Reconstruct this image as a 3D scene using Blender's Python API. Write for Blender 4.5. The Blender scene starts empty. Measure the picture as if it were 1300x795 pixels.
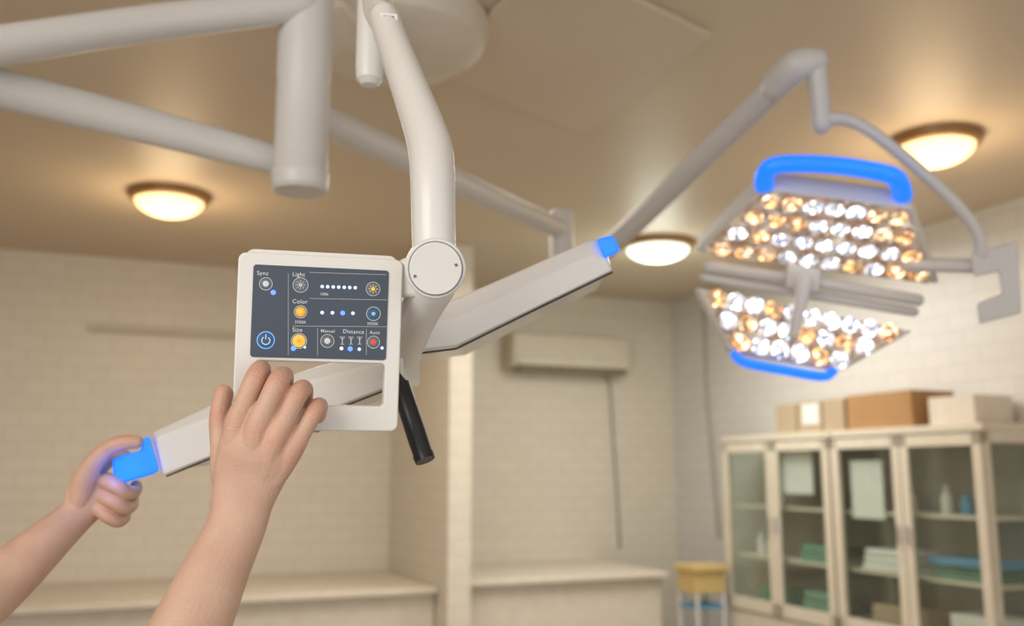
import bpy, bmesh, math, random
from mathutils import Vector, Matrix
random.seed(7)
S=bpy.context.scene
S.view_settings.view_transform='Standard'
COL=S.collection
F=1200.0; TH=math.atan(202.5/F); CT,ST=math.cos(TH),math.sin(TH)
CAM=Vector((0,0,1.5)); ZC=2.95
def ray(px,py):
    x=(px-650)/F; v=(397.5-py)/F
    return Vector((x,CT-v*ST,ST+v*CT))
def at(px,py,d): return CAM+ray(px,py)*d
def on_z(px,py,z):
    r=ray(px,py); return CAM+r*((z-1.5)/r.z)
AZ=math.radians(23); U=Vector((-math.sin(AZ),math.cos(AZ),0)); W=Vector((math.cos(AZ),math.sin(AZ),0))
def R(a,b,z): return W*a+U*b+Vector((0,0,z))
def on_a(px,py,a):
    r=ray(px,py); t=a/r.dot(W); p=CAM+r*t; return p.dot(U),p.z
def on_b(px,py,b):
    r=ray(px,py); t=b/r.dot(U); p=CAM+r*t; return p.dot(W),p.z
# ---------------------------------------------------------------- materials
def mat(name,color,rough=0.5,metal=0.0,emit=None,strength=0.0,vary=0.06,scale=12.0,bump=0.0,sss=0.0,coat=0.0,bscale=12):
    m=bpy.data.materials.new(name); m.use_nodes=True
    nt=m.node_tree; b=nt.nodes['Principled BSDF']
    tc=nt.nodes.new('ShaderNodeTexCoord'); n=nt.nodes.new('ShaderNodeTexNoise')
    n.inputs['Scale'].default_value=scale; n.inputs['Detail'].default_value=4
    nt.links.new(tc.outputs['Object'],n.inputs['Vector'])
    r=nt.nodes.new('ShaderNodeValToRGB')
    c=color
    r.color_ramp.elements[0].position=0.3; r.color_ramp.elements[1].position=0.7
    r.color_ramp.elements[0].color=(c[0]*(1-vary*0.6),c[1]*(1-vary),c[2]*(1-vary),1)
    r.color_ramp.elements[1].color=(min(1,c[0]*(1+vary*0.6)),min(1,c[1]*(1+vary)),min(1,c[2]*(1+vary)),1)
    nt.links.new(n.outputs['Fac'],r.inputs['Fac']); nt.links.new(r.outputs['Color'],b.inputs['Base Color'])
    b.inputs['Roughness'].default_value=rough; b.inputs['Metallic'].default_value=metal
    if emit:
        b.inputs['Emission Color'].default_value=(*emit,1); b.inputs['Emission Strength'].default_value=strength
    if bump:
        bp=nt.nodes.new('ShaderNodeBump'); bp.inputs['Strength'].default_value=bump; bp.inputs['Distance'].default_value=0.002
        n2=nt.nodes.new('ShaderNodeTexNoise'); n2.inputs['Scale'].default_value=scale*bscale; n2.inputs['Detail'].default_value=6
        nt.links.new(tc.outputs['Object'],n2.inputs['Vector'])
        nt.links.new(n2.outputs['Fac'],bp.inputs['Height']); nt.links.new(bp.outputs['Normal'],b.inputs['Normal'])
    if sss:
        b.inputs['Subsurface Weight'].default_value=sss; b.inputs['Subsurface Radius'].default_value=(0.012,0.005,0.003)
        b.inputs['Subsurface Scale'].default_value=0.6
    if coat: b.inputs['Coat Weight'].default_value=coat
    return m
def tile_mat(name,c1,c2,grout,bw=0.2,rh=0.1):
    m=bpy.data.materials.new(name); m.use_nodes=True; nt=m.node_tree; b=nt.nodes['Principled BSDF']
    tc=nt.nodes.new('ShaderNodeTexCoord'); sx=nt.nodes.new('ShaderNodeSeparateXYZ'); ad=nt.nodes.new('ShaderNodeMath'); cb=nt.nodes.new('ShaderNodeCombineXYZ')
    nt.links.new(tc.outputs['Object'],sx.inputs[0]); nt.links.new(sx.outputs[0],ad.inputs[0]); nt.links.new(sx.outputs[1],ad.inputs[1])
    nt.links.new(ad.outputs[0],cb.inputs[0]); nt.links.new(sx.outputs[2],cb.inputs[1])
    br=nt.nodes.new('ShaderNodeTexBrick'); nt.links.new(cb.outputs[0],br.inputs['Vector'])
    br.inputs['Scale'].default_value=1.0; br.inputs['Brick Width'].default_value=bw; br.inputs['Row Height'].default_value=rh
    br.inputs['Mortar Size'].default_value=0.005; br.inputs['Mortar Smooth'].default_value=0.3
    br.inputs['Color1'].default_value=(*c1,1); br.inputs['Color2'].default_value=(*c2,1); br.inputs['Mortar'].default_value=(*grout,1)
    nt.links.new(br.outputs['Color'],b.inputs['Base Color']); b.inputs['Roughness'].default_value=0.4
    return m
def glass_mat(name,tint=(0.93,0.96,0.94)):
    m=bpy.data.materials.new(name); m.use_nodes=True; nt=m.node_tree
    for n in list(nt.nodes): nt.nodes.remove(n)
    o=nt.nodes.new('ShaderNodeOutputMaterial'); t=nt.nodes.new('ShaderNodeBsdfTransparent'); g=nt.nodes.new('ShaderNodeBsdfGlossy'); mx=nt.nodes.new('ShaderNodeMixShader')
    t.inputs[0].default_value=(*tint,1); g.inputs['Roughness'].default_value=0.08
    mx.inputs[0].default_value=0.07
    nt.links.new(t.outputs[0],mx.inputs[1]); nt.links.new(g.outputs[0],mx.inputs[2]); nt.links.new(mx.outputs[0],o.inputs[0])
    return m
def sparkle_mat(name,ca,cb_,cc,strength,base,scale):
    m=bpy.data.materials.new(name); m.use_nodes=True; nt=m.node_tree; b=nt.nodes['Principled BSDF']
    tc=nt.nodes.new('ShaderNodeTexCoord'); oi=nt.nodes.new('ShaderNodeObjectInfo'); ad=nt.nodes.new('ShaderNodeVectorMath'); ad.operation='ADD'
    nt.links.new(tc.outputs['Object'],ad.inputs[0]); nt.links.new(oi.outputs['Random'],ad.inputs[1])
    v=nt.nodes.new('ShaderNodeTexVoronoi'); v.inputs['Scale'].default_value=scale; nt.links.new(ad.outputs[0],v.inputs['Vector'])
    s=nt.nodes.new('ShaderNodeSeparateColor'); nt.links.new(v.outputs['Color'],s.inputs[0])
    r=nt.nodes.new('ShaderNodeValToRGB'); r.color_ramp.elements[0].color=(*ca,1); r.color_ramp.elements[1].color=(*cc,1)
    e=r.color_ramp.elements.new(0.5); e.color=(*cb_,1)
    nt.links.new(s.outputs[0],r.inputs[0]); nt.links.new(r.outputs[0],b.inputs['Emission Color'])
    b.inputs['Base Color'].default_value=(0.15,0.12,0.1,1)
    mu=nt.nodes.new('ShaderNodeMath'); mu.operation='POWER'; mu.inputs[1].default_value=2.5; nt.links.new(s.outputs[1],mu.inputs[0])
    m2=nt.nodes.new('ShaderNodeMath'); m2.operation='MULTIPLY_ADD'; m2.inputs[1].default_value=strength; m2.inputs[2].default_value=base; nt.links.new(mu.outputs[0],m2.inputs[0])
    nt.links.new(m2.outputs[0],b.inputs['Emission Strength']); b.inputs['Roughness'].default_value=0.25
    return m
M={}
M['white']=mat('white_enamel',(0.70,0.685,0.655),0.34,vary=0.02,coat=0.2)
M['white2']=mat('white_enamel_far',(0.62,0.605,0.585),0.4,vary=0.02)
M['greyarm']=mat('grey_enamel',(0.56,0.545,0.53),0.4,vary=0.02)
M['panel']=mat('panel_plastic',(0.74,0.72,0.68),0.45,vary=0.02,bump=0.03)
M['face']=mat('keypad_slate',(0.058,0.076,0.108),0.6,vary=0.03)
M['print']=mat('white_print',(0.62,0.64,0.66),0.6,vary=0.0,emit=(0.6,0.62,0.65),strength=0.08)
M['btn_grey']=mat('button_grey',(0.13,0.14,0.17),0.4)
M['btn_amber']=mat('button_amber',(0.75,0.36,0.03),0.4,emit=(0.9,0.4,0.03),strength=0.2)
M['btn_yellow']=mat('button_yellow',(0.80,0.55,0.08),0.4,emit=(0.9,0.6,0.06),strength=0.2)
M['btn_red']=mat('button_red',(0.8,0.04,0.03),0.4,emit=(0.9,0.04,0.03),strength=0.5)
M['btn_blue']=mat('button_blue',(0.02,0.10,0.22),0.35)
M['ledw']=mat('indicator_pale',(0.5,0.6,0.9),0.3,emit=(0.42,0.56,1.0),strength=0.85)
M['ledb']=mat('indicator_blue',(0.05,0.15,0.8),0.3,emit=(0.07,0.15,1.0),strength=2.6)
M['ring']=mat('button_ring',(0.50,0.51,0.53),0.4,metal=0.1)
M['blue']=mat('glowing_blue_plastic',(0.02,0.15,0.8),0.4,emit=(0.0,0.16,1.0),strength=1.1,vary=0.1)
M['black']=mat('black_rubber',(0.012,0.012,0.014),0.35)
M['skin']=mat('skin',(0.575,0.365,0.265),0.5,vary=0.10,scale=26,bump=0.32,sss=0.08,bscale=14)
nt=M['skin'].node_tree; bs=nt.nodes['Principled BSDF']
att=nt.nodes.new('ShaderNodeAttribute'); att.attribute_name='flush'
mxn=nt.nodes.new('ShaderNodeMix'); mxn.data_type='RGBA'; mxn.blend_type='MIX'
src=bs.inputs['Base Color'].links[0].from_socket
nt.links.new(att.outputs['Fac'],mxn.inputs[0]); nt.links.new(src,mxn.inputs[6]); mxn.inputs[7].default_value=(0.58,0.27,0.19,1)
nt.links.new(mxn.outputs[2],bs.inputs['Base Color'])
M['ceil']=mat('ceiling_paint',(0.61,0.51,0.39),0.48,vary=0.04,scale=1.2)
M['ceil2']=mat('ceiling_board',(0.63,0.52,0.42),0.48,vary=0.04,scale=1.5)
M['floor']=tile_mat('floor_tile',(0.35,0.3,0.25),(0.37,0.32,0.26),(0.2,0.17,0.14),0.4,0.4)
M['tile']=tile_mat('cream_wall_tile',(0.655,0.60,0.505),(0.68,0.625,0.53),(0.595,0.54,0.445))
M['tileR']=tile_mat('white_wall_tile',(0.62,0.605,0.57),(0.645,0.63,0.595),(0.56,0.545,0.51))
M['ledge']=mat('ledge_stone',(0.63,0.57,0.48),0.5)
M['cab']=mat('cream_painted_wood',(0.64,0.58,0.47),0.5)
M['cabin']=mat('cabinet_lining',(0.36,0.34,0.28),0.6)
M['glass']=glass_mat('door_glass')
M['chrome']=mat('chrome',(0.7,0.7,0.7),0.2,metal=1.0)
M['ac']=mat('aged_white_plastic',(0.60,0.55,0.44),0.5)
M['acd']=mat('vent_dark',(0.2,0.17,0.12),0.6)
M['cable']=mat('cable_grey',(0.36,0.33,0.29),0.6)
M['card']=mat('cardboard_brown',(0.36,0.20,0.08),0.8)
M['card2']=mat('cardboard_pale',(0.40,0.31,0.2),0.8)
M['paper']=mat('paper',(0.72,0.72,0.68),0.8)
M['green']=mat('green_cloth',(0.16,0.32,0.22),0.9,vary=0.2,bump=0.4)
M['bluebox']=mat('blue_card',(0.08,0.28,0.45),0.6)
M['yellow']=mat('yellow_board',(0.58,0.43,0.17),0.6)
M['brown']=mat('lamp_base_bronze',(0.30,0.16,0.06),0.4,metal=0.2)
M['domew']=mat('warm_lamp_glass',(0.9,0.8,0.5),0.4,emit=(1.0,0.66,0.30),strength=2.0,vary=0)
M['domec']=mat('cool_lamp_glass',(0.9,0.95,0.9),0.4,emit=(0.88,1.0,0.84),strength=1.8,vary=0)
M['lensw']=sparkle_mat('warm_led_optic',(0.85,0.30,0.07),(1.0,0.52,0.20),(1.0,0.84,0.6),3.6,0.34,95)
M['lensc']=sparkle_mat('cool_led_optic',(0.40,0.46,0.7),(0.85,0.88,1.0),(1.0,0.95,0.88),4.4,0.42,95)
M['board']=sparkle_mat('led_reflector',(0.40,0.17,0.07),(0.5,0.34,0.22),(0.9,0.8,0.65),0.7,0.32,60)
# ---------------------------------------------------------------- object helpers
def wm(o):
    b=Matrix.LocRotScale(o.location,o.rotation_euler,o.scale)
    return (wm(o.parent)@o.matrix_parent_inverse@b) if o.parent else b
def adopt(c,p):
    if p is not None:
        inv=wm(p).inverted(); c.parent=p; c.matrix_parent_inverse=inv
def link(o): COL.objects.link(o); return o
def empty(name,loc,label,cat,**k):
    e=bpy.data.objects.new(name,None); e.empty_display_size=0.05; e.location=loc; link(e)
    e['label']=label; e['category']=cat
    for a,b in k.items(): e[a]=b
    return e
def top(o,label,cat,group=None):
    o['label']=label; o['category']=cat
    if group: o['group']=group
def struct(o,label,cat='wall'):
    o['kind']='structure'; o['label']=label; o['category']=cat
def finish(name,bm,m,parent=None,bevel=0,segs=3,angle=35,origin=None,recalc=True):
    if recalc: bmesh.ops.recalc_face_normals(bm,faces=bm.faces)
    if origin is None:
        origin=Vector((0,0,0))
        for v in bm.verts: origin+=v.co
        origin/=max(1,len(bm.verts))
    for v in bm.verts: v.co-=origin
    me=bpy.data.meshes.new(name); bm.to_mesh(me); bm.free()
    for p in me.polygons: p.use_smooth=True
    me.set_sharp_from_angle(angle=math.radians(angle))
    me.materials.append(m)
    o=bpy.data.objects.new(name,me); o.location=origin; link(o)
    if bevel:
        bv=o.modifiers.new('bevel','BEVEL'); bv.width=bevel; bv.segments=segs; bv.limit_method='ANGLE'; bv.angle_limit=math.radians(30); bv.harden_normals=True
    adopt(o,parent); return o
def add_box(bm,a0,a1,b0,b1,z0,z1):
    v=[bm.verts.new((a,b,z)) for a in(a0,a1) for b in(b0,b1) for z in(z0,z1)]
    for f in((0,1,3,2),(4,6,7,5),(0,4,5,1),(2,3,7,6),(0,2,6,4),(1,5,7,3)): bm.faces.new([v[i] for i in f])
def rbox(name,boxes,m,parent=None,bevel=0.0):
    if not isinstance(boxes,list): boxes=[boxes]
    oa=(min(b[0] for b in boxes)+max(b[1] for b in boxes))/2
    ob=(min(b[2] for b in boxes)+max(b[3] for b in boxes))/2
    oz=min(b[4] for b in boxes)
    bm=bmesh.new()
    for b in boxes: add_box(bm,b[0]-oa,b[1]-oa,b[2]-ob,b[3]-ob,b[4]-oz,b[5]-oz)
    o=finish(name,bm,m,None,bevel,2,origin=Vector((0,0,0)))
    o.location=R(oa,ob,oz); o.rotation_euler=(0,0,AZ); adopt(o,parent); return o
def cr(pts,n=8):
    out=[]; P=[pts[0]]+list(pts)+[pts[-1]]
    for i in range(1,len(P)-2):
        p0,p1,p2,p3=P[i-1],P[i],P[i+1],P[i+2]
        for k in range(n):
            t=k/n; q=[]
            for a,b,c,d in zip(p0,p1,p2,p3):
                q.append(0.5*((2*b)+(-a+c)*t+(2*a-5*b+4*c-d)*t*t+(-a+3*b-3*c+d)*t**3))
            out.append(tuple(q))
    out.append(tuple(pts[-1])); return out
def loft(bm,pts,side=Vector((1,0,0)),seg=20,rnd=True):
    C=[Vector(p[:3]) for p in pts]; n=len(C); rings=[]
    T=[]
    for i in range(n):
        t=(C[min(i+1,n-1)]-C[max(i-1,0)]); T.append(t.normalized())
    def ring(c,t,ra,rb):
        s=side-t*side.dot(t)
        if s.length<1e-4: s=t.orthogonal()
        s.normalize(); nn=t.cross(s)
        return [bm.verts.new(c+s*ra*math.cos(2*math.pi*k/seg)+nn*rb*math.sin(2*math.pi*k/seg)) for k in range(seg)]
    if rnd:
        r0=min(pts[0][3],pts[0][4])
        for ph in (80,55,28):
            a=math.radians(ph); rings.append(ring(C[0]-T[0]*r0*math.sin(a),T[0],pts[0][3]*math.cos(a),pts[0][4]*math.cos(a)))
    for i in range(n): rings.append(ring(C[i],T[i],pts[i][3],pts[i][4]))
    if rnd:
        r0=min(pts[-1][3],pts[-1][4])
        for ph in (28,55,80):
            a=math.radians(ph); rings.append(ring(C[-1]+T[-1]*r0*math.sin(a),T[-1],pts[-1][3]*math.cos(a),pts[-1][4]*math.cos(a)))
    for i in range(len(rings)-1):
        for k in range(seg):
            bm.faces.new((rings[i][k],rings[i][(k+1)%seg],rings[i+1][(k+1)%seg],rings[i+1][k]))
    bm.faces.new(rings[0][::-1]); bm.faces.new(rings[-1])
def P5(px,py,d,ra,rb=None):
    p=at(px,py,d); return (p.x,p.y,p.z,ra,ra if rb is None else rb)
def tube(name,pts,m,parent=None,smooth=6,seg=24,rnd=True,side=Vector((1,0,0)),angle=40):
    bm=bmesh.new(); q=cr(pts,smooth) if smooth>1 else pts
    loft(bm,q,side,seg,rnd); return finish(name,bm,m,parent,angle=angle)
def cyl(name,p0,p1,r0,r1,m,parent=None,seg=32,bevel=0.0):
    bm=bmesh.new(); loft(bm,[(*p0,r0,r0),(*p1,r1,r1)],Vector((1,0.01,0)),seg,False)
    return finish(name,bm,m,parent,bevel)
def lathe(name,prof,origin,m,parent=None,seg=48):
    bm=bmesh.new(); rings=[]
    for r,z in prof:
        if r<1e-5: rings.append([bm.verts.new((0,0,z))])
        else: rings.append([bm.verts.new((r*math.cos(2*math.pi*k/seg),r*math.sin(2*math.pi*k/seg),z)) for k in range(seg)])
    for A,B in zip(rings,rings[1:]):
        for k in range(seg):
            k2=(k+1)%seg
            if len(A)==1: bm.faces.new((A[0],B[k2],B[k]))
            elif len(B)==1: bm.faces.new((A[k],A[k2],B[0]))
            else: bm.faces.new((A[k],A[k2],B[k2],B[k]))
    o=finish(name,bm,m,None,origin=Vector((0,0,0))); o.location=origin; adopt(o,parent); return o
def rings_mesh(name,rings,m,parent=None,bevel=0.0,segs=3):
    bm=bmesh.new(); V=[[bm.verts.new(p) for p in r] for r in rings]; n=len(V[0])
    for A,B in zip(V,V[1:]):
        for k in range(n): bm.faces.new((A[k],A[(k+1)%n],B[(k+1)%n],B[k]))
    bm.faces.new(V[0][::-1]); bm.faces.new(V[-1])
    return finish(name,bm,m,parent,bevel,segs)
def evalmesh(o):
    bpy.context.view_layer.update()
    dg=bpy.context.evaluated_depsgraph_get(); return bpy.data.meshes.new_from_object(o.evaluated_get(dg),depsgraph=dg)
def rrect(x0,y0,x1,y1,r,n=6):
    out=[]
    for cx,cy,a0 in((x1-r,y1-r,0),(x0+r,y1-r,90),(x0+r,y0+r,180),(x1-r,y0+r,270)):
        for k in range(n+1):
            a=math.radians(a0+90*k/n); out.append((cx+r*math.cos(a),cy+r*math.sin(a)))
    return out
def flat_mesh(polys,ext,bev):
    cu=bpy.data.curves.new('tmp','CURVE'); cu.dimensions='2D'; cu.fill_mode='BOTH'; cu.extrude=ext; cu.bevel_depth=bev; cu.bevel_resolution=2
    for p in polys:
        s=cu.splines.new('POLY'); s.points.add(len(p)-1)
        for i,q in enumerate(p): s.points[i].co=(q[0],q[1],0,1)
        s.use_cyclic_u=True
    o=bpy.data.objects.new('tmp',cu); link(o); me=evalmesh(o); bpy.data.objects.remove(o); return me
# ---------------------------------------------------------------- room
w=rbox('wall_back',(-3.2,4.6,6.9,7.05,0,ZC),M['tile']); struct(w,'cream glazed tile wall')
w=rbox('wall_right',(4.42,4.57,-1.5,6.9,0,ZC),M['tileR']); struct(w,'pale glazed tile wall behind the glass cabinets')
w=rbox('wall_left',(-3.2,-3.05,-1.5,6.9,0,ZC),M['tile']); struct(w,'cream glazed tile wall')
w=rbox('wall_pier',(1.945,2.10,5.58,6.9,0,ZC),M['tile'],bevel=0.01); struct(w,'tiled wall pier between two ledges')
w=rbox('floor',(-3.2,4.6,-1.5,7.05,-0.1,0),M['floor']); struct(w,'stone tile floor','floor')
w=rbox('ceiling',(-3.2,4.6,-1.5,7.05,ZC,ZC+0.1),M['ceil']); struct(w,'tan painted glossy ceiling','ceiling')
cp=[on_z(545,82,ZC-0.001),on_z(738,166,ZC-0.001),on_z(905,40,ZC-0.001),on_z(700,-60,ZC-0.001)]
o=rings_mesh('trim_1',[[p for p in cp],[p-Vector((0,0,0.02)) for p in cp]],M['ceil2'],bevel=0.006); struct(o,'raised square ceiling board around the lamp mount','ceiling board')
o=rbox('trim_2',[(-3.05,1.94,5.8,6.9,0,0.76),(-3.05,1.94,5.74,6.9,0.76,0.80)],M['ledge'],bevel=0.012); struct(o,'low cream masonry ledge along the tiled wall','ledge')
o=rbox('trim_3',[(2.10,3.62,5.86,6.9,0,0.78),(2.10,3.65,5.8,6.9,0.78,0.82)],M['ledge'],bevel=0.012); struct(o,'low pale masonry ledge under the air conditioner','ledge')
# ---------------------------------------------------------------- ceiling lights
def ceil_light(i,px,py,rad,dome,label,col,pw):
    c=on_z(px,py,ZC-0.05); c.z=ZC
    e=empty('ceiling_light' if i==0 else 'ceiling_light.%03d'%i,c,label,'ceiling light',group='round ceiling lights')
    lathe('lamp_base',[(0,-0.001),(rad*1.2,-0.001),(rad*1.2,-0.02),(rad*1.13,-0.04),(rad*1.0,-0.045),(rad*0.98,-0.03),(0,-0.03)],c,M['brown'],e)
    pr=[(rad*math.cos(math.radians(a)),-0.035-0.09*math.sin(math.radians(a))) for a in range(0,90,9)]+[(0,-0.125)]
    lathe('glass_shade',[(0,-0.032),(rad,-0.032)]+pr,c,dome,e)
    l=bpy.data.lights.new('bulb_light','POINT'); l.energy=pw; l.color=col; l.shadow_soft_size=0.16
    lo=bpy.data.objects.new('bulb_light',l); lo.location=c-Vector((0,0,0.32)); link(lo); adopt(lo,e)
ceil_light(0,215,258,0.175,M['domew'],'lit round frosted ceiling light with warm glow and bronze base',(1,0.72,0.42),10)
ceil_light(1,1187,190,0.165,M['domew'],'lit round frosted ceiling light with amber glow and bronze base',(1,0.72,0.42),10)
ceil_light(2,835,318,0.2,M['domec'],'lit round frosted ceiling light with cool white glow',(0.92,1,0.88),9)
# ---------------------------------------------------------------- air conditioner
a0,z0=on_b(650,470,6.7); a1,_=on_b(800,470,6.7); _,z1=on_b(650,420,6.7)
e=empty('air_conditioner',R((a0+a1)/2,6.9,z0),'aged white wall-mounted air conditioner on the tiled wall','air conditioner')
rbox('casing',(a0,a1,6.68,6.9,z0+0.03,z1),M['ac'],e,0.03)
rbox('air_outlet',(a0+0.05,a1-0.05,6.67,6.8,z0+0.005,z0+0.04),M['acd'],e,0.004)
rbox('louver',(a0+0.04,a1-0.04,6.655,6.675,z0+0.045,z0+0.1),M['ac'],e,0.004)
rbox('front_grille',[(a0+0.03,a1-0.03,6.672,6.682,z0+0.13+k*0.045,z0+0.145+k*0.045) for k in range(4)],M['ac'],e)
def walltube(name,pxs,b,r,m,label,cat):
    pts=[]
    for px,py in pxs:
        a,z=on_b(px,py,b); p=R(a,b,z); pts.append((*p,r,r))
    o=tube(name,pts,m,smooth=5,seg=10); top(o,label,cat); return o
walltube('power_cable',[(770,478),(774,488),(776,510),(779,560),(783,620),(787,694)],6.885,0.012,M['cable'],'dark cable hanging down the tiled wall below the air conditioner','cable')
pts=[]
for px,py in [(893,395),(895,430),(897,500),(902,560),(906,610),(912,680)]:
    b,z=on_a(px,py,4.40); p=R(4.40,b,z); pts.append((*p,0.011,0.011))
o=tube('drain_hose',pts,M['cable'],smooth=5,seg=10); top(o,'grey hose running down the tiled wall','hose')
a0,z0=on_b(112,420,6.85); a1,_=on_b(360,425,6.85)
e=empty('fluorescent_fixture',R((a0+a1)/2,6.9,z0),'unlit cream fluorescent batten fixed to the tiled wall','wall lamp')
rbox('batten',(a0,a1,6.86,6.899,z0,z0+0.05),M['ledge'],e,0.006)
p0=R(a0+0.04,6.84,z0+0.02); p1=R(a1-0.04,6.84,z0+0.02)
cyl('tube',p0,p1,0.014,0.014,M['ac'],e,16)
# ---------------------------------------------------------------- glass cabinets
CA0,CA1,CT_=4.0,4.40,1.745
def cabinet(i,b0,b1):
    nm='glass_cabinet' if i==0 else 'glass_cabinet.%03d'%i
    e=empty(nm,R(4.2,(b0+b1)/2,0),'cream painted wooden cabinet with glass doors and shelves','cabinet',group='glass cabinets along the wall')
    t=0.035
    rbox('cabinet_body',[(CA0,CA1,b0,b1,0,0.08),(CA0+0.01,CA1,b0,b1,0.08,0.60),(CA0-0.015,CA1,b0,b1,CT_-0.04,CT_),
        (CA1-0.015,CA1,b0,b1,0.6,CT_-0.04),
        (CA0,CA0+t,b0,b0+t,0.6,CT_-0.04),(CA0,CA0+t,b1-t,b1,0.6,CT_-0.04),
        (CA1-t,CA1-0.015,b0,b0+t,0.6,CT_-0.04),(CA1-t,CA1-0.015,b1-t,b1,0.6,CT_-0.04),
        (CA0,CA1,b0,b0+t,0.6,0.66),(CA0,CA1,b1-t,b1,0.6,0.66),(CA0,CA1,b0,b0+t,CT_-0.1,CT_-0.04),(CA0,CA1,b1-t,b1,CT_-0.1,CT_-0.04)],M['cab'],e,0.004)
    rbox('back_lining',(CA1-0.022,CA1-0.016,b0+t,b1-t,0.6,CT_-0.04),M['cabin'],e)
    for zz in (0.95,1.28):
        rbox('shelf',(CA0+0.05,CA1-0.022,b0+0.02,b1-0.02,zz-0.018,zz),M['cab'],e,0.002)
    for bb in (b0+0.012,b1-0.018):
        rbox('side_pane',(CA0+t,CA1-t,bb,bb+0.005,0.66,CT_-0.1),M['glass'],e)
    mid=(b0+b1)/2
    for (q0,q1,s) in ((b0+0.01,mid-0.003,1),(mid+0.003,b1-0.01,-1)):
        fw=0.055
        d=rbox('door',[(CA0-0.022,CA0-0.001,q0,q0+fw,0.6,CT_-0.05),(CA0-0.022,CA0-0.001,q1-fw,q1,0.6,CT_-0.05),
          (CA0-0.022,CA0-0.001,q0,q1,0.6,0.68),(CA0-0.022,CA0-0.001,q0,q1,CT_-0.11,CT_-0.05)],M['cab'],e,0.003)
        rbox('glass_pane',(CA0-0.013,CA0-0.009,q0+fw,q1-fw,0.68,CT_-0.11),M['glass'],d)
        hb=q1-0.03 if s>0 else q0+0.03
        rbox('handle',(CA0-0.04,CA0-0.022,hb-0.008,hb+0.008,1.12,1.22),M['chrome'],d,0.004)
        rbox('lower_door',(CA0-0.008,CA0+0.012,q0,q1,0.1,0.585),M['cab'],e,0.004)
    return e
cabinet(0,4.525,5.61); cabinet(1,3.43,4.515)
def item(name,a0,a1,b0,b1,z0,z1,m,label,cat,bev=0.004,group=None):
    o=rbox(name,(a0,a1,b0,b1,z0,z1),m,None,bev); top(o,label,cat,group); return o
def carton(px0,px1,pyt,m,label,i,depth=0.3,a=4.05):
    b1,_=on_a(px0,545,a); b0,_=on_a(px1,545,a); _,zt=on_a(px1,pyt,a)
    nm='cardboard_box' if i==0 else 'cardboard_box.%03d'%i
    e=empty(nm,R(a+depth/2,(b0+b1)/2,CT_),label,'box',group='cartons on top of the cabinets')
    rbox('carton',(a,a+depth,b0+0.004,b1-0.004,CT_+0.001,zt),m,e,0.004)
    rbox('packing_tape',(a-0.001,a+depth+0.001,(b0+b1)/2-0.02,(b0+b1)/2+0.02,zt-0.001,zt+0.001),M['card2'],e)
    return e
carton(985,1012,512,M['card2'],'pale narrow cardboard carton on the cabinet',0)
e=carton(1013,1044,508,M['card2'],'pale cardboard carton with a white label on the cabinet',1)
carton(1045,1073,505,M['card2'],'pale tan cardboard carton on the cabinet',2)
carton(1076,1160,494,M['card'],'brown cardboard carton on the cabinet',3,0.32)
b1,z1=on_a(1018,514,4.049); b0,z0=on_a(1040,538,4.049)
rbox('paper_label',(4.047,4.049,b0,b1,z0,z1),M['paper'],e)
carton(1180,1240,500,M['ledge'],'cream cardboard carton on the cabinet',4,0.28,4.1)
def sheet(i,px0,px1,py0,py1):
    b1,z1=on_a(px0,py0,4.06); b0,z0=on_a(px1,py1,4.06)
    o=rbox('paper_sheet' if i==0 else 'paper_sheet.%03d'%i,(4.04,4.043,b0,b1,z0,z1),M['paper'],None); top(o,'white paper notice behind the cabinet glass','paper'); return o
sheet(0,990,1036,570,628); sheet(1,1082,1127,585,660)
def bottle(i,b,z,h,r,m,a=4.17):
    nm='bottle' if i==0 else 'bottle.%03d'%i
    o=lathe(nm,[(0,0.001),(r,0.001),(r,h*0.65),(r*0.4,h*0.8),(r*0.4,h*0.95),(r*0.5,h*0.95),(r*0.5,h),(0,h)],R(a,b,z),m,None,20)
    top(o,'small medicine bottle on a cabinet shelf','bottle','bottles on the cabinet shelves')
for i,(b,z,h,r,m) in enumerate([(5.45,0.95,0.16,0.03,M['paper']),(5.36,0.95,0.12,0.03,M['ac']),(5.22,1.28,0.18,0.035,M['paper']),(4.62,1.28,0.15,0.03,M['card']),(4.72,1.28,0.17,0.03,M['paper']),(3.62,1.28,0.16,0.03,M['paper']),(3.72,1.28,0.12,0.03,M['bluebox']),(3.85,1.28,0.15,0.03,M['paper']),(4.1,1.28,0.14,0.035,M['ac'])]):
    bottle(i,b,z,h,r,m)
for i,(b0,b1,z,h) in enumerate([(4.62,4.95,0.95,0.1),(4.65,4.95,0.601,0.17),(5.1,5.4,0.601,0.15),(4.05,4.4,0.95,0.12),(3.52,3.9,0.95,0.07)]):
    bm=bmesh.new(); n=3
    for q in range(n):
        add_box(bm,-0.13+0.005*q,0.13-0.004*q,-(b1-b0)/2+0.01*q,(b1-b0)/2-0.006*q,h*q/n+0.001,h*(q+1)/n-0.003)
    o=finish('folded_cloth' if i==0 else 'folded_cloth.%03d'%i,bm,M['green'] if i!=3 else M['paper'],None,0.012,3,origin=Vector((0,0,0)))
    o.location=R(4.2,(b0+b1)/2,z); o.rotation_euler=(0,0,AZ)
    top(o,'stack of folded green surgical cloths in the cabinet' if i!=3 else 'stack of folded white cloths in the cabinet','cloth','folded cloths in the cabinets')
item('storage_box',4.08,4.34,3.48,3.80,0.601,0.78,M['paper'],'white storage box on the cabinet shelf','box')
item('storage_box.001',4.06,4.3,3.49,3.9,1.022,1.06,M['bluebox'],'flat blue and white box on folded cloths in the cabinet','box')
item('storage_box.002',4.08,4.34,3.95,4.35,0.601,0.76,M['card2'],'tan storage box on the cabinet shelf','box')
ta0,ta1,tb0,tb1=3.66,3.93,5.5,5.77
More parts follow.
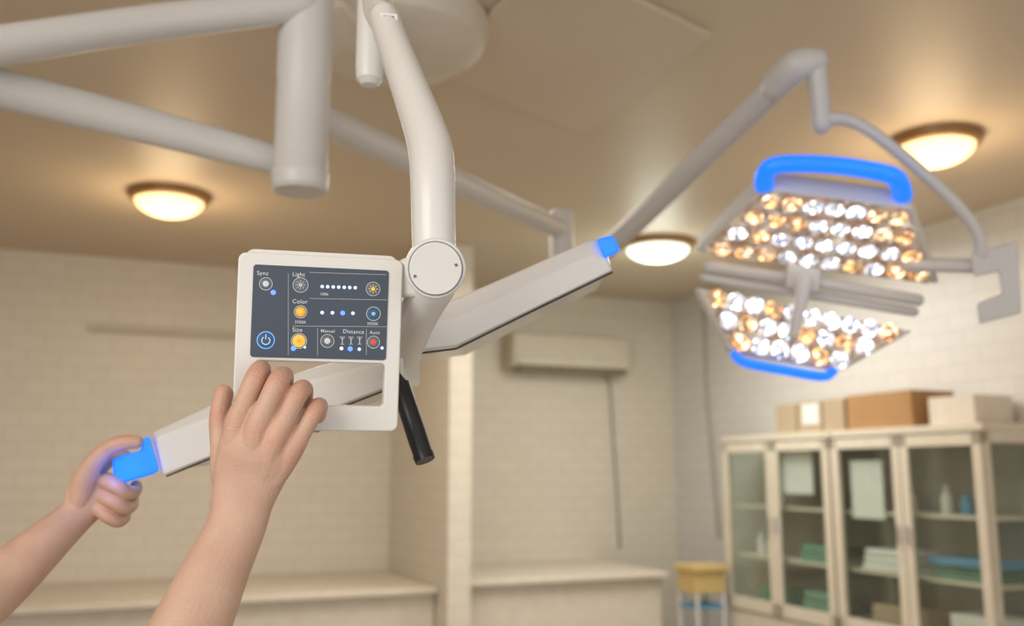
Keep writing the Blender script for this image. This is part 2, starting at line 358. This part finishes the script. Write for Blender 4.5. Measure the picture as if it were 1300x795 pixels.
e=empty('side_table',R(3.79,5.63,0),'small side table with yellow board top beside the ledge','table')
rbox('table_top',(ta0,ta1,tb0,tb1,0.84,0.88),M['yellow'],e,0.006)
rbox('drawer',(ta0+0.02,ta1-0.02,tb0+0.02,tb1-0.02,0.7,0.838),M['yellow'],e,0.005)
for aa in(ta0+0.03,ta1-0.03):
    for bb in(tb0+0.03,tb1-0.03):
        cyl('leg',R(aa,bb,0),R(aa,bb,0.7),0.012,0.014,M['greyarm'],e,14)
rbox('lower_shelf',(ta0+0.02,ta1-0.02,tb0+0.02,tb1-0.02,0.6,0.62),M['bluebox'],e,0.003)
# ---------------------------------------------------------------- ceiling mount with arms
cc=on_z(500,22,ZC); cc.z=ZC
e=empty('ceiling_mount',cc,'white ceiling-mounted suspension column with jointed support beams','medical suspension arm')
lathe('ceiling_cover',[(0,-0.001),(0.30,-0.001),(0.31,-0.03),(0.29,-0.10),(0.22,-0.15),(0.10,-0.17),(0,-0.17)],cc,M['ledge'],e)
pc=at(385,120,2.05); r=0.059
zt=at(385,5,2.05).z; zb=at(385,250,2.05).z
lathe('column',[(0,zb-pc.z),(r*0.9,zb-pc.z),(r,zb-pc.z+0.008),(r,-0.02-0.18),(r*1.03,-0.19),(r*1.03,-0.178),(r*0.97,-0.172),(r*0.97,0.03),(r,0.036),(r,zt-pc.z+0.06),(r*0.8,zt-pc.z+0.075),(0,zt-pc.z+0.075)],pc,M['white2'],e)
tube('support_beam',[P5(-220,92,1.5,0.037),P5(0,58,1.7,0.036),P5(200,28,1.9,0.036),P5(385,6,2.05,0.036)],M['white2'],e)
tube('support_beam',[P5(-200,62,1.55,0.032,0.038),P5(0,112,1.75,0.032,0.038),P5(180,158,1.93,0.032,0.038),P5(350,203,2.08,0.03,0.034),P5(385,212,2.08,0.03,0.034)],M['white2'],e)
top_=at(385,-8,2.05)
tube('support_beam',[(*Vector((top_.x,top_.y,zt+0.05)),0.035,0.035),(top_.x*0.9+cc.x*0.1,top_.y*0.85+cc.y*0.15,zt+0.19,0.035,0.035),(cc.x,cc.y,ZC-0.12,0.04,0.04)],M['white2'],e)
# ---------------------------------------------------------------- far surgical light
J=at(713,300,3.35)
e=empty('surgical_light',at(1030,330,2.35),'lit two-part surgical light with amber and white lenses and blue handles','surgical light')
tube('suspension_arm',[P5(405,150,2.13,0.036),P5(520,203,2.5,0.036),P5(620,250,2.92,0.035),P5(713,292,3.35,0.034)],M['white2'],e)
cyl('pivot',J+Vector((0,0,0.09)),J-Vector((0,0,0.24)),0.042,0.042,M['white2'],e,bevel=0.008)
tube('spring_arm',[P5(713,366,3.35,0.035,0.03),P5(790,299,3.0,0.035,0.03),P5(900,192,2.63,0.036,0.031),P5(1008,88,2.33,0.037,0.033)],M['greyarm'],e)
tube('elbow_cover',[P5(985,108,2.38,0.040),P5(1010,84,2.32,0.042),P5(1034,78,2.31,0.034)],M['greyarm'],e)
tube('vertical_link',[P5(1036,80,2.31,0.026),P5(1040,120,2.31,0.024),P5(1043,158,2.31,0.025)],M['greyarm'],e)
tube('curved_arm',[P5(1045,152,2.31,0.017),P5(1075,152,2.30,0.016),P5(1110,170,2.28,0.015),P5(1170,218,2.26,0.015),P5(1218,264,2.26,0.015),P5(1240,295,2.27,0.015),P5(1245,322,2.28,0.016)],M['greyarm'],e,smooth=8)
def slab(name,pxs,d,th,m,par,bev=0.006):
    f=[at(p[0],p[1],p[2] if len(p)>2 else d) for p in pxs]
    n=(CAM-f[0]).normalized()
    return rings_mesh(name,[f,[q-n*th for q in f]],m,par,bev)
slab('yoke_bracket',[(1232,322),(1292,306),(1297,398),(1243,412),(1240,385),(1272,372),(1268,345),(1236,352)],2.27,0.05,M['greyarm'],e)
tube('pivot_shaft',[P5(1150,336,2.36,0.018),P5(1245,338,2.29,0.018)],M['greyarm'],e,smooth=1)
lens_mesh={}
def half(corners,name,rows,vs,rr):
    Q=[at(*c) for c in corners]
    c=sum(Q,Vector())/4
    n=(Q[1]-Q[0]).cross(Q[3]-Q[0]).normalized()
    if n.dot(CAM-c)<0: n=-n
    def sc(k,off): return [c+(q-c)*k+n*off for q in Q]
    h=rings_mesh(name,[sc(1.06,0.008),sc(1.09,0.0),sc(1.07,-0.045),sc(0.85,-0.075)],M['white2'],e,0.005)
    def oct_(k,off):
        pts=sc(k,off); out=[]
        for i in range(4):
            p=pts[i]; a=pts[i-1]; b=pts[(i+1)%4]
            out.append(p+(a-p).normalized()*0.02); out.append(p+(b-p).normalized()*0.02)
        return out
    rings_mesh('reflector_board',[oct_(1.035,0.014),oct_(1.035,0.004)],M['board'],h,0)
    X=(Q[1]-Q[0]).normalized(); Y=n.cross(X)
    rot=Matrix((X,Y,n)).transposed().to_euler()
    for ri,(v,cnt) in enumerate(zip(vs,rows)):
        L=Q[0].lerp(Q[3],v); Rr=Q[1].lerp(Q[2],v)
        for i in range(cnt):
            t=(i+0.5)/cnt
            kind='lensw' if random.random()<0.58 else 'lensc'
            if abs(t-0.5)<0.16 and random.random()<0.7: kind='lensc'
            if kind not in lens_mesh:
                bm=bmesh.new(); seg=8
                a=[bm.verts.new((rr*math.cos(2*math.pi*q/seg),rr*math.sin(2*math.pi*q/seg),0)) for q in range(seg)]
                b=[bm.verts.new((rr*.8*math.cos(2*math.pi*(q+.5)/seg),rr*.8*math.sin(2*math.pi*(q+.5)/seg),0.005)) for q in range(seg)]
                cz=bm.verts.new((0,0,0.003))
                for q in range(seg):
                    bm.faces.new((a[q],a[(q+1)%seg],b[q])); bm.faces.new((b[q],a[(q+1)%seg],b[(q+1)%seg])); bm.faces.new((b[q],b[(q+1)%seg],cz))
                me=bpy.data.meshes.new('lens'); bm.to_mesh(me); bm.free(); me.materials.append(M[kind]); lens_mesh[kind]=me
            o=bpy.data.objects.new('lens',lens_mesh[kind]); link(o)
            o.location=L.lerp(Rr,t)+n*0.0145; o.rotation_euler=rot; adopt(o,h)
    return h,n,Q
half([(973,240,2.22),(1150,264,2.22),(1181,354,2.40),(896,316,2.42)],'upper_lamp_panel',(7,8,9,10),(0.10,0.36,0.63,0.90),0.0235)
half([(893,370,2.40),(1146,421,2.38),(1064,467,2.36),(932,444,2.38)],'lower_lamp_panel',(10,8,6),(0.10,0.48,0.86),0.0235)
tube('hinge_bar',[P5(900,338,2.42,0.016),P5(1030,358,2.42,0.016),P5(1165,381,2.41,0.016)],M['greyarm'],e,smooth=1)
tube('hinge_bar',[P5(895,352,2.44,0.013),P5(1160,396,2.43,0.013)],M['greyarm'],e,smooth=1)
slab('handle_mount',[(1000,336),(1042,342),(1040,372),(998,366)],2.37,0.06,M['white2'],e,0.008)
tube('center_handle',[P5(1020,358,2.34,0.020),P5(1017,380,2.31,0.017),P5(1014,395,2.29,0.014),P5(1008,424,2.25,0.013)],M['white2'],e,smooth=3)
tube('blue_handle',[P5(970,236,2.21,0.018,0.022),P5(972,220,2.18,0.019,0.022),P5(990,209,2.16,0.020,0.022),P5(1060,210,2.15,0.020,0.022),P5(1126,221,2.16,0.020,0.022),P5(1141,232,2.18,0.020,0.022),P5(1146,248,2.21,0.019,0.022)],M['blue'],e,side=Vector((0,0,1)))
tube('blue_handle',[P5(932,451,2.37,0.010,0.016),P5(948,461,2.36,0.012,0.018),P5(1000,471,2.35,0.012,0.018),P5(1044,478,2.35,0.012,0.018),P5(1057,472,2.36,0.010,0.016)],M['blue'],e,side=Vector((0,0,1)))
# ---------------------------------------------------------------- near surgical light
NL=empty('surgical_light.001',at(545,430,1.12),'white surgical light with control panel, black handle and blue grips','surgical light')
sp=at(470,60,1.32)
lathe('spindle',[(0,-0.058),(0.011,-0.056),(0.018,-0.048),(0.0195,-0.03),(0.0195,0.10),(0.03,0.11),(0.03,ZC-sp.z-0.02),(0.07,ZC-sp.z-0.02),(0.07,ZC-sp.z-0.001),(0,ZC-sp.z-0.001)],sp,M['white'],NL)
tube('spindle_link',[P5(473,-25,1.32,0.017),P5(478,10,1.25,0.018),P5(489,27,1.17,0.0195)],M['white'],NL)
arm=tube('suspension_arm',[P5(488,24,1.17,0.0190,0.022),P5(500,58,1.13,0.0195,0.022),P5(520,112,1.07,0.021,0.023),P5(536,155,1.03,0.0225,0.024),P5(546,188,1.0,0.0235,0.024),P5(549,222,0.98,0.0232,0.024),P5(550,265,0.968,0.0225,0.023),P5(551,318,0.962,0.0222,0.022)],M['white'],NL,smooth=8,seg=40)
slab('rating_label',[(482,16),(504,18),(507,39),(485,37)],1.135,0.001,M['paper'],arm,0)
slab('rating_mark',[(487,19.5),(500,20.5),(501,26),(488,25)],1.134,0.001,M['black'],arm,0)
slab('rating_mark',[(488,30),(503,31.5),(503.5,34),(488.5,32.5)],1.134,0.001,M['black'],arm,0)
jn=(CAM-at(553,340,0.95)).normalized(); jn=(jn+Vector((0.03,0,-0.02))).normalized()
jc=at(553,341,0.93)
jt=cyl('joint_housing',jc-jn*0.055,jc-jn*0.002,0.0305,0.0300,M['white'],NL,56,0.002)
cyl('joint_cap',jc-jn*0.002,jc+jn*0.0025,0.0262,0.0258,M['white'],jt,56,0.001)
cyl('joint_groove',jc-jn*0.002,jc-jn*0.0008,0.0268,0.0268,M['btn_grey'],jt,56)
Xj=jn.cross(Vector((0,0,1))).normalized()*-1
Yj=Xj.cross(jn)*1
for dx,dy in((-0.020,0.008),(0.020,-0.004)):
    q=jc+Xj*dx+Yj*dy+jn*0.0026; cyl('screw',q-jn*0.001,q+jn*0.0004,0.0016,0.0016,M['btn_grey'],jt,14)
slab('joint_bracket',[(505,330,0.972),(535,322,0.965),(540,380,0.968),(505,377,0.978)],0.97,0.035,M['white'],NL,0.006)
tube('neck',[P5(550,362,0.985,0.024),P5(535,390,1.02,0.023),P5(520,420,1.08,0.024),P5(512,440,1.14,0.026)],M['white'],NL,smooth=6)
def petal(name,near,outl,dn,depth):
    r0=[at(p[0],p[1],dn(p[0])) for p in near]
    r1=[at(p[0],p[1],dn(p[0])+0.022) for p in outl]
    back=Vector((0.0,1,0.05)).normalized()
    r2=[p+back*depth for p in r1]
    c=sum(r2,Vector())/len(r2)
    r3=[c+(p-c)*0.85+back*0.03 for p in r2]
    return rings_mesh(name,[r0,r1,r2,r3],M['white'],NL,0.004,3)
dR=lambda x:1.10+(x-500)/280*0.12
dL=lambda x:1.10+(500-x)/300*0.12
petal('lamp_housing',[(505,424),(582,404),(748,324),(772,331),(778,345),(580,441),(508,449)],[(505,408),(590,374),(752,303),(765,306),(776,340),(580,436),(508,444)],dR,0.20)
petal('lamp_housing',[(512,452),(400,482),(290,522),(198,556),(208,605),(300,568),(512,486)],[(512,436),(400,466),(290,503),(193,549),(205,600),(300,562),(512,480)],dL,0.20)
tube('seal_strip',[P5(518,450.5,dR(518)-0.001,0.0013),P5(578,443,dR(578)-0.001,0.0013),P5(582,441.5,dR(582)-0.001,0.0013),P5(680,393,dR(680)-0.001,0.0013),P5(777,346,dR(777)-0.001,0.0013)],M['black'],NL,smooth=1,seg=10)
tube('seal_strip',[P5(212,604.5,dL(212)-0.001,0.0012),P5(300,569,dL(300)-0.001,0.0012),P5(510,487.5,dL(510)-0.001,0.0012)],M['black'],NL,smooth=1,seg=10)
slab('blue_grip',[(757,304),(778,298),(788,319),(767,329)],1.212,0.05,M['blue'],NL,0.004)
gr=slab('blue_grip',[(142,585,1.235),(150,579,1.235),(180,572,1.23),(180,558,1.23),(190,553,1.228),(203,597,1.226),(196,602,1.228),(153,615,1.235),(145,611,1.235)],1.23,0.035,M['blue'],NL,0.004)
l=bpy.data.lights.new('grip_glow','POINT'); l.energy=0.05; l.color=(0.02,0.15,1); l.shadow_soft_size=0.012
lo=bpy.data.objects.new('grip_glow',l); lo.location=at(140,602,1.205); link(lo); adopt(lo,gr)
hs=tube('black_handle',[P5(497,478,1.07,0.010),P5(508,492,1.07,0.0105)],M['black'],NL,smooth=1)
tube('handle_grip',[P5(508,488,1.068,0.0108),P5(520,525,1.055,0.0112),P5(532,562,1.045,0.0112),P5(537,577,1.04,0.0108)],M['black'],hs,smooth=2,rnd=False)
tube('handle_tip',[P5(537,577,1.04,0.0118),P5(540,585,1.037,0.0112)],M['black'],hs,smooth=1,rnd=False)
# ---------------------------------------------------------------- control panel
TL=at(303,320,0.93); TR=at(512,330.5,0.968); BL=at(302,547,0.925)
PX=(TR-TL).normalized(); PY=(TL-BL); PY=(PY-PX*PY.dot(PX)).normalized(); PZ=PX.cross(PY)
PM=Matrix((PX,PY,PZ)).transposed().to_4x4(); PM.translation=TL
def loc(px,py):
    r=ray(px,py); t=(TL-CAM).dot(PZ)/r.dot(PZ); p=CAM+r*t-TL
    return (p.dot(PX),p.dot(PY))
def panel_obj(name,me,m,parent,z=0.0,x=0,y=0,smooth=True):
    o=bpy.data.objects.new(name,me); link(o)
    o.location=PM@Vector((x,y,z)); o.rotation_euler=PM.to_3x3().to_euler()
    me.materials.clear(); me.materials.append(m)
    if smooth:
        for p in me.polygons: p.use_smooth=True
        me.set_sharp_from_angle(angle=math.radians(35))
    adopt(o,parent); return o
x0,y1=loc(305,322); x1,_=loc(510,331); _,y0=loc(507,546)
hx0,hy0=loc(320,516); hx1,hy1=loc(491,460)
outer=rrect(x0,y0,x1,y1,0.006,8); inner=rrect(hx0,hy0,hx1,hy1,0.006,8)
me=flat_mesh([outer,inner],0.0085,0.0016)
CPN=panel_obj('control_panel',me,M['panel'],NL,z=-0.0101)
CPN['label']='white plastic control panel with grip frame and slate keypad'
bx0,by0=loc(307,457); bx1,by1=loc(506,325)
me=flat_mesh([rrect(bx0,by0,bx1,by1,0.008,8)],0.010,0.001)
panel_obj('rear_housing',me,M['panel'],CPN,z=-0.0255)
fx0,fy0=loc(317.5,453); fx1,fy1=loc(493.5,344)
me=flat_mesh([rrect(fx0,fy0,fx1,fy1,0.003,5)],0.0006,0.0001)
KP=panel_obj('keypad',me,M['face'],CPN,z=0.0003)
ZF=0.0010
bmL=bmesh.new()
def add_mesh(me,mx):
    me.transform(mx); bmL.from_mesh(me); bpy.data.meshes.remove(me)
def text(s,px,py,h):
    cu=bpy.data.curves.new('t','FONT'); cu.body=s; cu.size=h; cu.extrude=0.00002; cu.offset=0.00001; cu.space_character=1.08
    o=bpy.data.objects.new('t',cu); link(o); me=evalmesh(o); bpy.data.objects.remove(o)
    x,y=loc(px,py); add_mesh(me,Matrix.Translation((x,y,ZF)))
def line(pa_,pb_,wd=0.0003):
    a=Vector((*loc(*pa_),ZF)); b=Vector((*loc(*pb_),ZF)); t=(b-a).normalized(); s=Vector((-t.y,t.x,0))*wd/2
    bmL.faces.new([bmL.verts.new(q) for q in (a-s,b-s,b+s,a+s)])
px2m=0.93/1200
T=0.0058
text('Sync',326,349,T); text('Light',371,350.5,T); text('Color',371,385,T); text('Size',371,421,T)
text('Manual',407,422,0.0046); text('Distance',435,423,0.0056); text('Auto',469,424,0.0048)
text('100k',406,375,0.0040); text('3500K',374,410.5,0.0040); text('5000K',466,412.5,0.0040)
line((366,347),(366,451)); line((393,379),(491,381)); line((371,414),(491,415)); line((403,417),(403,451)); line((465,418),(465,451)); line((393,346),(491,349))
for px,h in((434,5),(445,6.5),(456,5)):
    line((px-3,428),(px+4,428.2),0.0005); line((px-2,430),(px+3,430.2),0.0004); line((px+0.5,429),(px+0.5,437),0.0008); line((px-2,437),(px+3,437.2),0.0004)
tmpo=finish('printed_legend',bmL,M['print'],None,origin=Vector((0,0,0)),recalc=True)
tmpo.location=PM.translation; tmpo.rotation_euler=PM.to_3x3().to_euler(); adopt(tmpo,KP)
def pdisc(name,px,py,rpx,m,par,z0=0.0008,h=0.0008,dome=False):
    x,y=loc(px,py); r=rpx*px2m
    prof=[(0,0),(r,0),(r,h*0.7),(r*0.88,h),(0,h)] if not dome else [(0,0),(r,0),(r*0.9,h*0.6),(r*0.6,h*0.9),(0,h)]
    bm=bmesh.new(); seg=28; rings=[]
    for rr,z in prof:
        rings.append([bm.verts.new((0,0,z))] if rr<1e-6 else [bm.verts.new((rr*math.cos(2*math.pi*k/seg),rr*math.sin(2*math.pi*k/seg),z)) for k in range(seg)])
    for A,B in zip(rings,rings[1:]):
        for k in range(seg):
            k2=(k+1)%seg
            if len(A)==1: bm.faces.new((A[0],B[k2],B[k]))
            elif len(B)==1: bm.faces.new((A[k],A[k2],B[0]))
            else: bm.faces.new((A[k],A[k2],B[k2],B[k]))
    me=bpy.data.meshes.new(name); bm.to_mesh(me); bm.free()
    return panel_obj(name,me,m,par,z=z0,x=x,y=y)
def icon_sun(px,py,r,m,par,z):
    x,y=loc(px,py); bm=bmesh.new(); s=r*px2m; n=20
    v=[bm.verts.new((s*0.42*math.cos(2*math.pi*k/n),s*0.42*math.sin(2*math.pi*k/n),0)) for k in range(n)]; bm.faces.new(v)
    for k in range(8):
        a=2*math.pi*k/8; t=Vector((math.cos(a),math.sin(a),0)); q=Vector((-t.y,t.x,0))*s*0.07
        bm.faces.new([bm.verts.new(p) for p in(t*s*0.58-q,t*s-q,t*s+q,t*s*0.58+q)])
    me=bpy.data.meshes.new('icon'); bm.to_mesh(me); bm.free(); return panel_obj('icon',me,m,par,z=z,x=x,y=y,smooth=False)
def pring(px,py,r,m,par,z,wd=1.2,gap=0):
    x,y=loc(px,py); bm=bmesh.new(); n=32; A=[];B=[]
    for k in range(n+1):
        a=math.pi/2+math.radians(gap)+(2*math.pi-2*math.radians(gap))*k/n
        A.append(bm.verts.new((math.cos(a)*(r-wd/2)*px2m,math.sin(a)*(r-wd/2)*px2m,0))); B.append(bm.verts.new((math.cos(a)*(r+wd/2)*px2m,math.sin(a)*(r+wd/2)*px2m,0)))
    for k in range(n): bm.faces.new((A[k],B[k],B[k+1],A[k+1]))
    me=bpy.data.meshes.new('icon'); bm.to_mesh(me); bm.free(); return panel_obj('button_ring',me,m,par,z=z,x=x,y=y,smooth=False)
for px,py,r,m in((337.5,360.5,6.5,'btn_grey'),(381.5,362,8,'btn_grey'),(473.5,367,7.5,'btn_grey'),(381.5,396,6.5,'btn_amber'),(474,398.5,7.5,'btn_blue'),(337.5,432,9.5,'btn_blue'),(379.5,433,8.2,'btn_yellow'),(415.5,433,7,'btn_grey'),(474,434.5,6.5,'btn_grey')):
    o=pdisc('button',px,py,r,M[m],KP); pring(px,py,r+1.4,M['ring'],KP,0.0012,1.0)
icon_sun(381.5,362,6,M['ring'],KP,0.00175); icon_sun(473.5,367,6,M['btn_yellow'],KP,0.00175); icon_sun(379.5,433,7,M['btn_amber'],KP,0.00175)
pdisc('button',381.5,396,3.2,M['btn_yellow'],KP,0.0016,0.0003); pdisc('button',474,398.5,2.6,M['ring'],KP,0.0016,0.0003); pdisc('button',474,434.5,3.2,M['btn_red'],KP,0.0016,0.0004)
pdisc('button',337.5,360.5,3.8,M['print'],KP,0.0016,0.0003); pdisc('button',415.5,433,3.8,M['print'],KP,0.0016,0.0003)
pring(337.5,432.5,5,M['print'],KP,0.0018,1.3,35)
o=pring(337.5,432,10.5,mat('power_ring',(0.1,0.3,0.8),0.4,emit=(0.1,0.35,1),strength=0.8),KP,0.0019,1.0)
x,y=loc(337.5,428); bm=bmesh.new(); add_box(bm,-0.0005,0.0005,-0.0022,0.0026,0,0.0001); me=bpy.data.meshes.new('icon'); bm.to_mesh(me); bm.free(); panel_obj('icon',me,M['print'],KP,z=0.0018,x=x,y=y,smooth=False)
for k in range(7): pdisc('indicator_light',409+k*7,364+k*0.25,2.4,M['ledw'],KP,dome=True)
for k,px in enumerate((409,422,435,448)): pdisc('indicator_light',px,397+k*0.3,3.2 if k==2 else 2.5,M['ledb'] if k==2 else M['ledw'],KP,dome=True)
for px,py,r,b in((347,371.5,3.4,1),(372.5,442.5,3.4,1),(433.5,442.5,2.6,0),(444.5,443,3.4,1),(456,443.5,2.4,0),(485,442,2.2,0),(387,441,1.8,0)):
    pdisc('indicator_light',px,py,r,M['ledb'] if b else M['ledw'],KP,dome=True)
# ---------------------------------------------------------------- person (two bare forearms and hands)
bm=bmesh.new(); KN=[]   # knuckles: (pos, dir, radius)
def limb(pts,side,n=6,seg=20): loft(bm,cr([P5(*p) for p in pts],n),side,seg,True)
sideN=(at(372,566,0.90)-at(300,530,0.895)).normalized()
limb([(150,1010,.76,.045,.042),(195,900,.80,.0405,.037),(243,795,.838,.0345,.0305),(274,725,.862,.0300,.025),(300,668,.882,.0272,.0205),(308,635,.890,.0290,.0192),(318,600,.894,.0340,.0190),(327,573,.893,.0375,.0190),(335,549,.895,.0368,.0160)],sideN,8,32)
def finger(pts,n=6,kn=()):
    P=[P5(p[0],p[1],p[2],p[3]) for p in pts]
    loft(bm,cr(P,n),sideN,16,True)
    for i in kn:
        d=(Vector(P[i+1][:3])-Vector(P[i-1][:3])).normalized(); KN.append((Vector(P[i][:3]),d,P[i][3]))
finger([(306,630,.893,.0125),(300,585,.890,.0125),(300,542,.889,.0124),(311,511,.892,.0102),(325,479,.898,.0103),(332,469,.918,.0092),(333,484,.945,.0080),(331,508,.958,.0072)],kn=(2,4))
finger([(312,630,.892,.0125),(319,592,.888,.0125),(325,547,.885,.0124),(339,514,.887,.0102),(353,485,.894,.0104),(361,478,.916,.0092),(361,494,.945,.0080),(358,516,.958,.0072)],kn=(2,4))
finger([(318,630,.893,.0125),(335,597,.889,.0125),(349,557,.887,.0120),(364,529,.891,.0098),(378,501,.897,.0100),(386,494,.916,.0088),(387,510,.945,.0077),(384,528,.957,.007)],kn=(2,4))
finger([(326,632,.895,.012),(350,603,.894,.0115),(370,572,.894,.0112),(386,546,.898,.0089),(400,521,.904,.0090),(406,515,.920,.0079),(405,528,.945,.0070),(402,542,.955,.0062)],kn=(2,4))
finger([(297,632,.897,.016),(289,598,.901,.0160),(284,565,.908,.0128),(279,530,.918,.0102),(284,500,.926,.0092)],kn=(3,))
KN.append((at(284,500,.926),Vector((0,0,1)),0.009))
s2=(at(140,650,1.24)-at(120,585,1.24)).normalized()
sideN=s2
limb([(-150,850,1.08,.047,.044),(-70,795,1.12,.043,.040),(0,741,1.17,.0365,.0335),(55,692,1.205,.0295,.0265),(95,656,1.235,.0240,.0195),(110,636,1.245,.029,.0185),(122,616,1.25,.0335,.0175)],s2,8,28)
finger([(100,640,1.235,.014),(108,610,1.232,.0150),(119,588,1.230,.0128),(138,569,1.228,.0105),(158,562,1.228,.0102),(174,561,1.230,.0086)],kn=(3,4))
finger([(108,630,1.25,.013),(124,597,1.262,.0118),(140,583,1.28,.0102),(158,580,1.292,.0095),(172,590,1.292,.0085)])
finger([(108,640,1.245,.012),(130,612,1.245,.0118),(147,617,1.232,.0106),(161,626,1.240,.0098),(171,624,1.258,.0086),(173,617,1.27,.0078)],kn=(2,))
finger([(106,645,1.245,.012),(127,629,1.245,.0118),(144,637,1.234,.0104),(158,645,1.242,.0095),(167,642,1.258,.0082),(169,633,1.27,.0074)],kn=(2,))
finger([(103,650,1.242,.012),(121,643,1.243,.0108),(136,655,1.236,.0095),(149,662,1.243,.0086),(158,658,1.257,.0074),(160,650,1.268,.0068)],kn=(2,))
bmesh.ops.recalc_face_normals(bm,faces=bm.faces)
me=bpy.data.meshes.new('hands'); bm.to_mesh(me); bm.free()
t=bpy.data.objects.new('tmp',me); link(t)
rm=t.modifiers.new('r','REMESH'); rm.mode='VOXEL'; rm.voxel_size=0.0011; rm.use_smooth_shade=True
sm=t.modifiers.new('s','SMOOTH'); sm.factor=0.5; sm.iterations=6
me2=evalmesh(t); bpy.data.objects.remove(t)
at_=me2.attributes.new('flush','FLOAT','POINT'); vals=[0.0]*len(me2.vertices)
nrm=[v.normal.copy() for v in me2.vertices]
for i,v in enumerate(me2.vertices):
    f=0; dsp=0
    for k,(kp,kd,kr) in enumerate(KN):
        d=v.co-kp; q=d.length
        if q<0.03:
            f=max(f,math.exp(-(q/0.014)**2)*0.7)
            s=d.dot(kd)
            if abs(s)<0.0075:
                dsp-=0.00030*max(0,math.cos(2*math.pi*s/0.0036))*math.cos(math.pi*s/0.015)*(1 if q<kr*1.35 else 0)
    vals[i]=f
    if dsp: v.co+=nrm[i]*dsp
at_.data.foreach_set('value',vals)
me2.name='person'; me2.materials.clear(); me2.materials.append(M['skin'])
orig=at(300,668,.882)
me2.transform(Matrix.Translation(-orig))
PE=bpy.data.objects.new('person',me2); PE.location=orig; link(PE)
top(PE,'person with bare forearms gripping the control panel and blue grip','person')
# ---------------------------------------------------------------- lights & world
wd=bpy.data.worlds.new('world'); S.world=wd; wd.use_nodes=True
bg=wd.node_tree.nodes['Background']; bg.inputs[0].default_value=(1.0,0.98,0.95,1); bg.inputs[1].default_value=1.05
def area(name,loc_,target,size,power,color,sy=None):
    l=bpy.data.lights.new(name,'AREA'); l.energy=power; l.color=color; l.size=size
    if sy: l.shape='RECTANGLE'; l.size_y=sy
    o=bpy.data.objects.new(name,l); o.location=loc_; o.rotation_euler=(Vector(target)-Vector(loc_)).to_track_quat('-Z','Y').to_euler(); link(o); return o
area('fill_rear',(-1.6,-1.2,2.3),(0.3,3,1.4),2.0,48,(1,0.97,0.93),1.5)  # added soft fill from behind the camera; no window is modelled there
area('fill_overhead',R(1.2,4.2,2.8),R(1.2,4.2,0),1.6,44,(1,0.92,0.80))  # added area fill under the ceiling, brightens the room; no fixture belongs to it
area('fill_overhead_far',R(3.2,4.6,2.8),R(3.3,4.6,0),1.2,36,(1,0.97,0.93))  # second added fill, lifts the cabinet side; not one of the ceiling lights
# ---------------------------------------------------------------- camera
cd=bpy.data.cameras.new('camera'); cd.sensor_width=36; cd.lens=F/1300*36; cd.clip_start=0.02
cd.dof.use_dof=True; cd.dof.focus_distance=0.93; cd.dof.aperture_fstop=3.8
co=bpy.data.objects.new('camera',cd); co.location=CAM; co.rotation_euler=(math.pi/2+TH,0,0); link(co)
S.camera=co
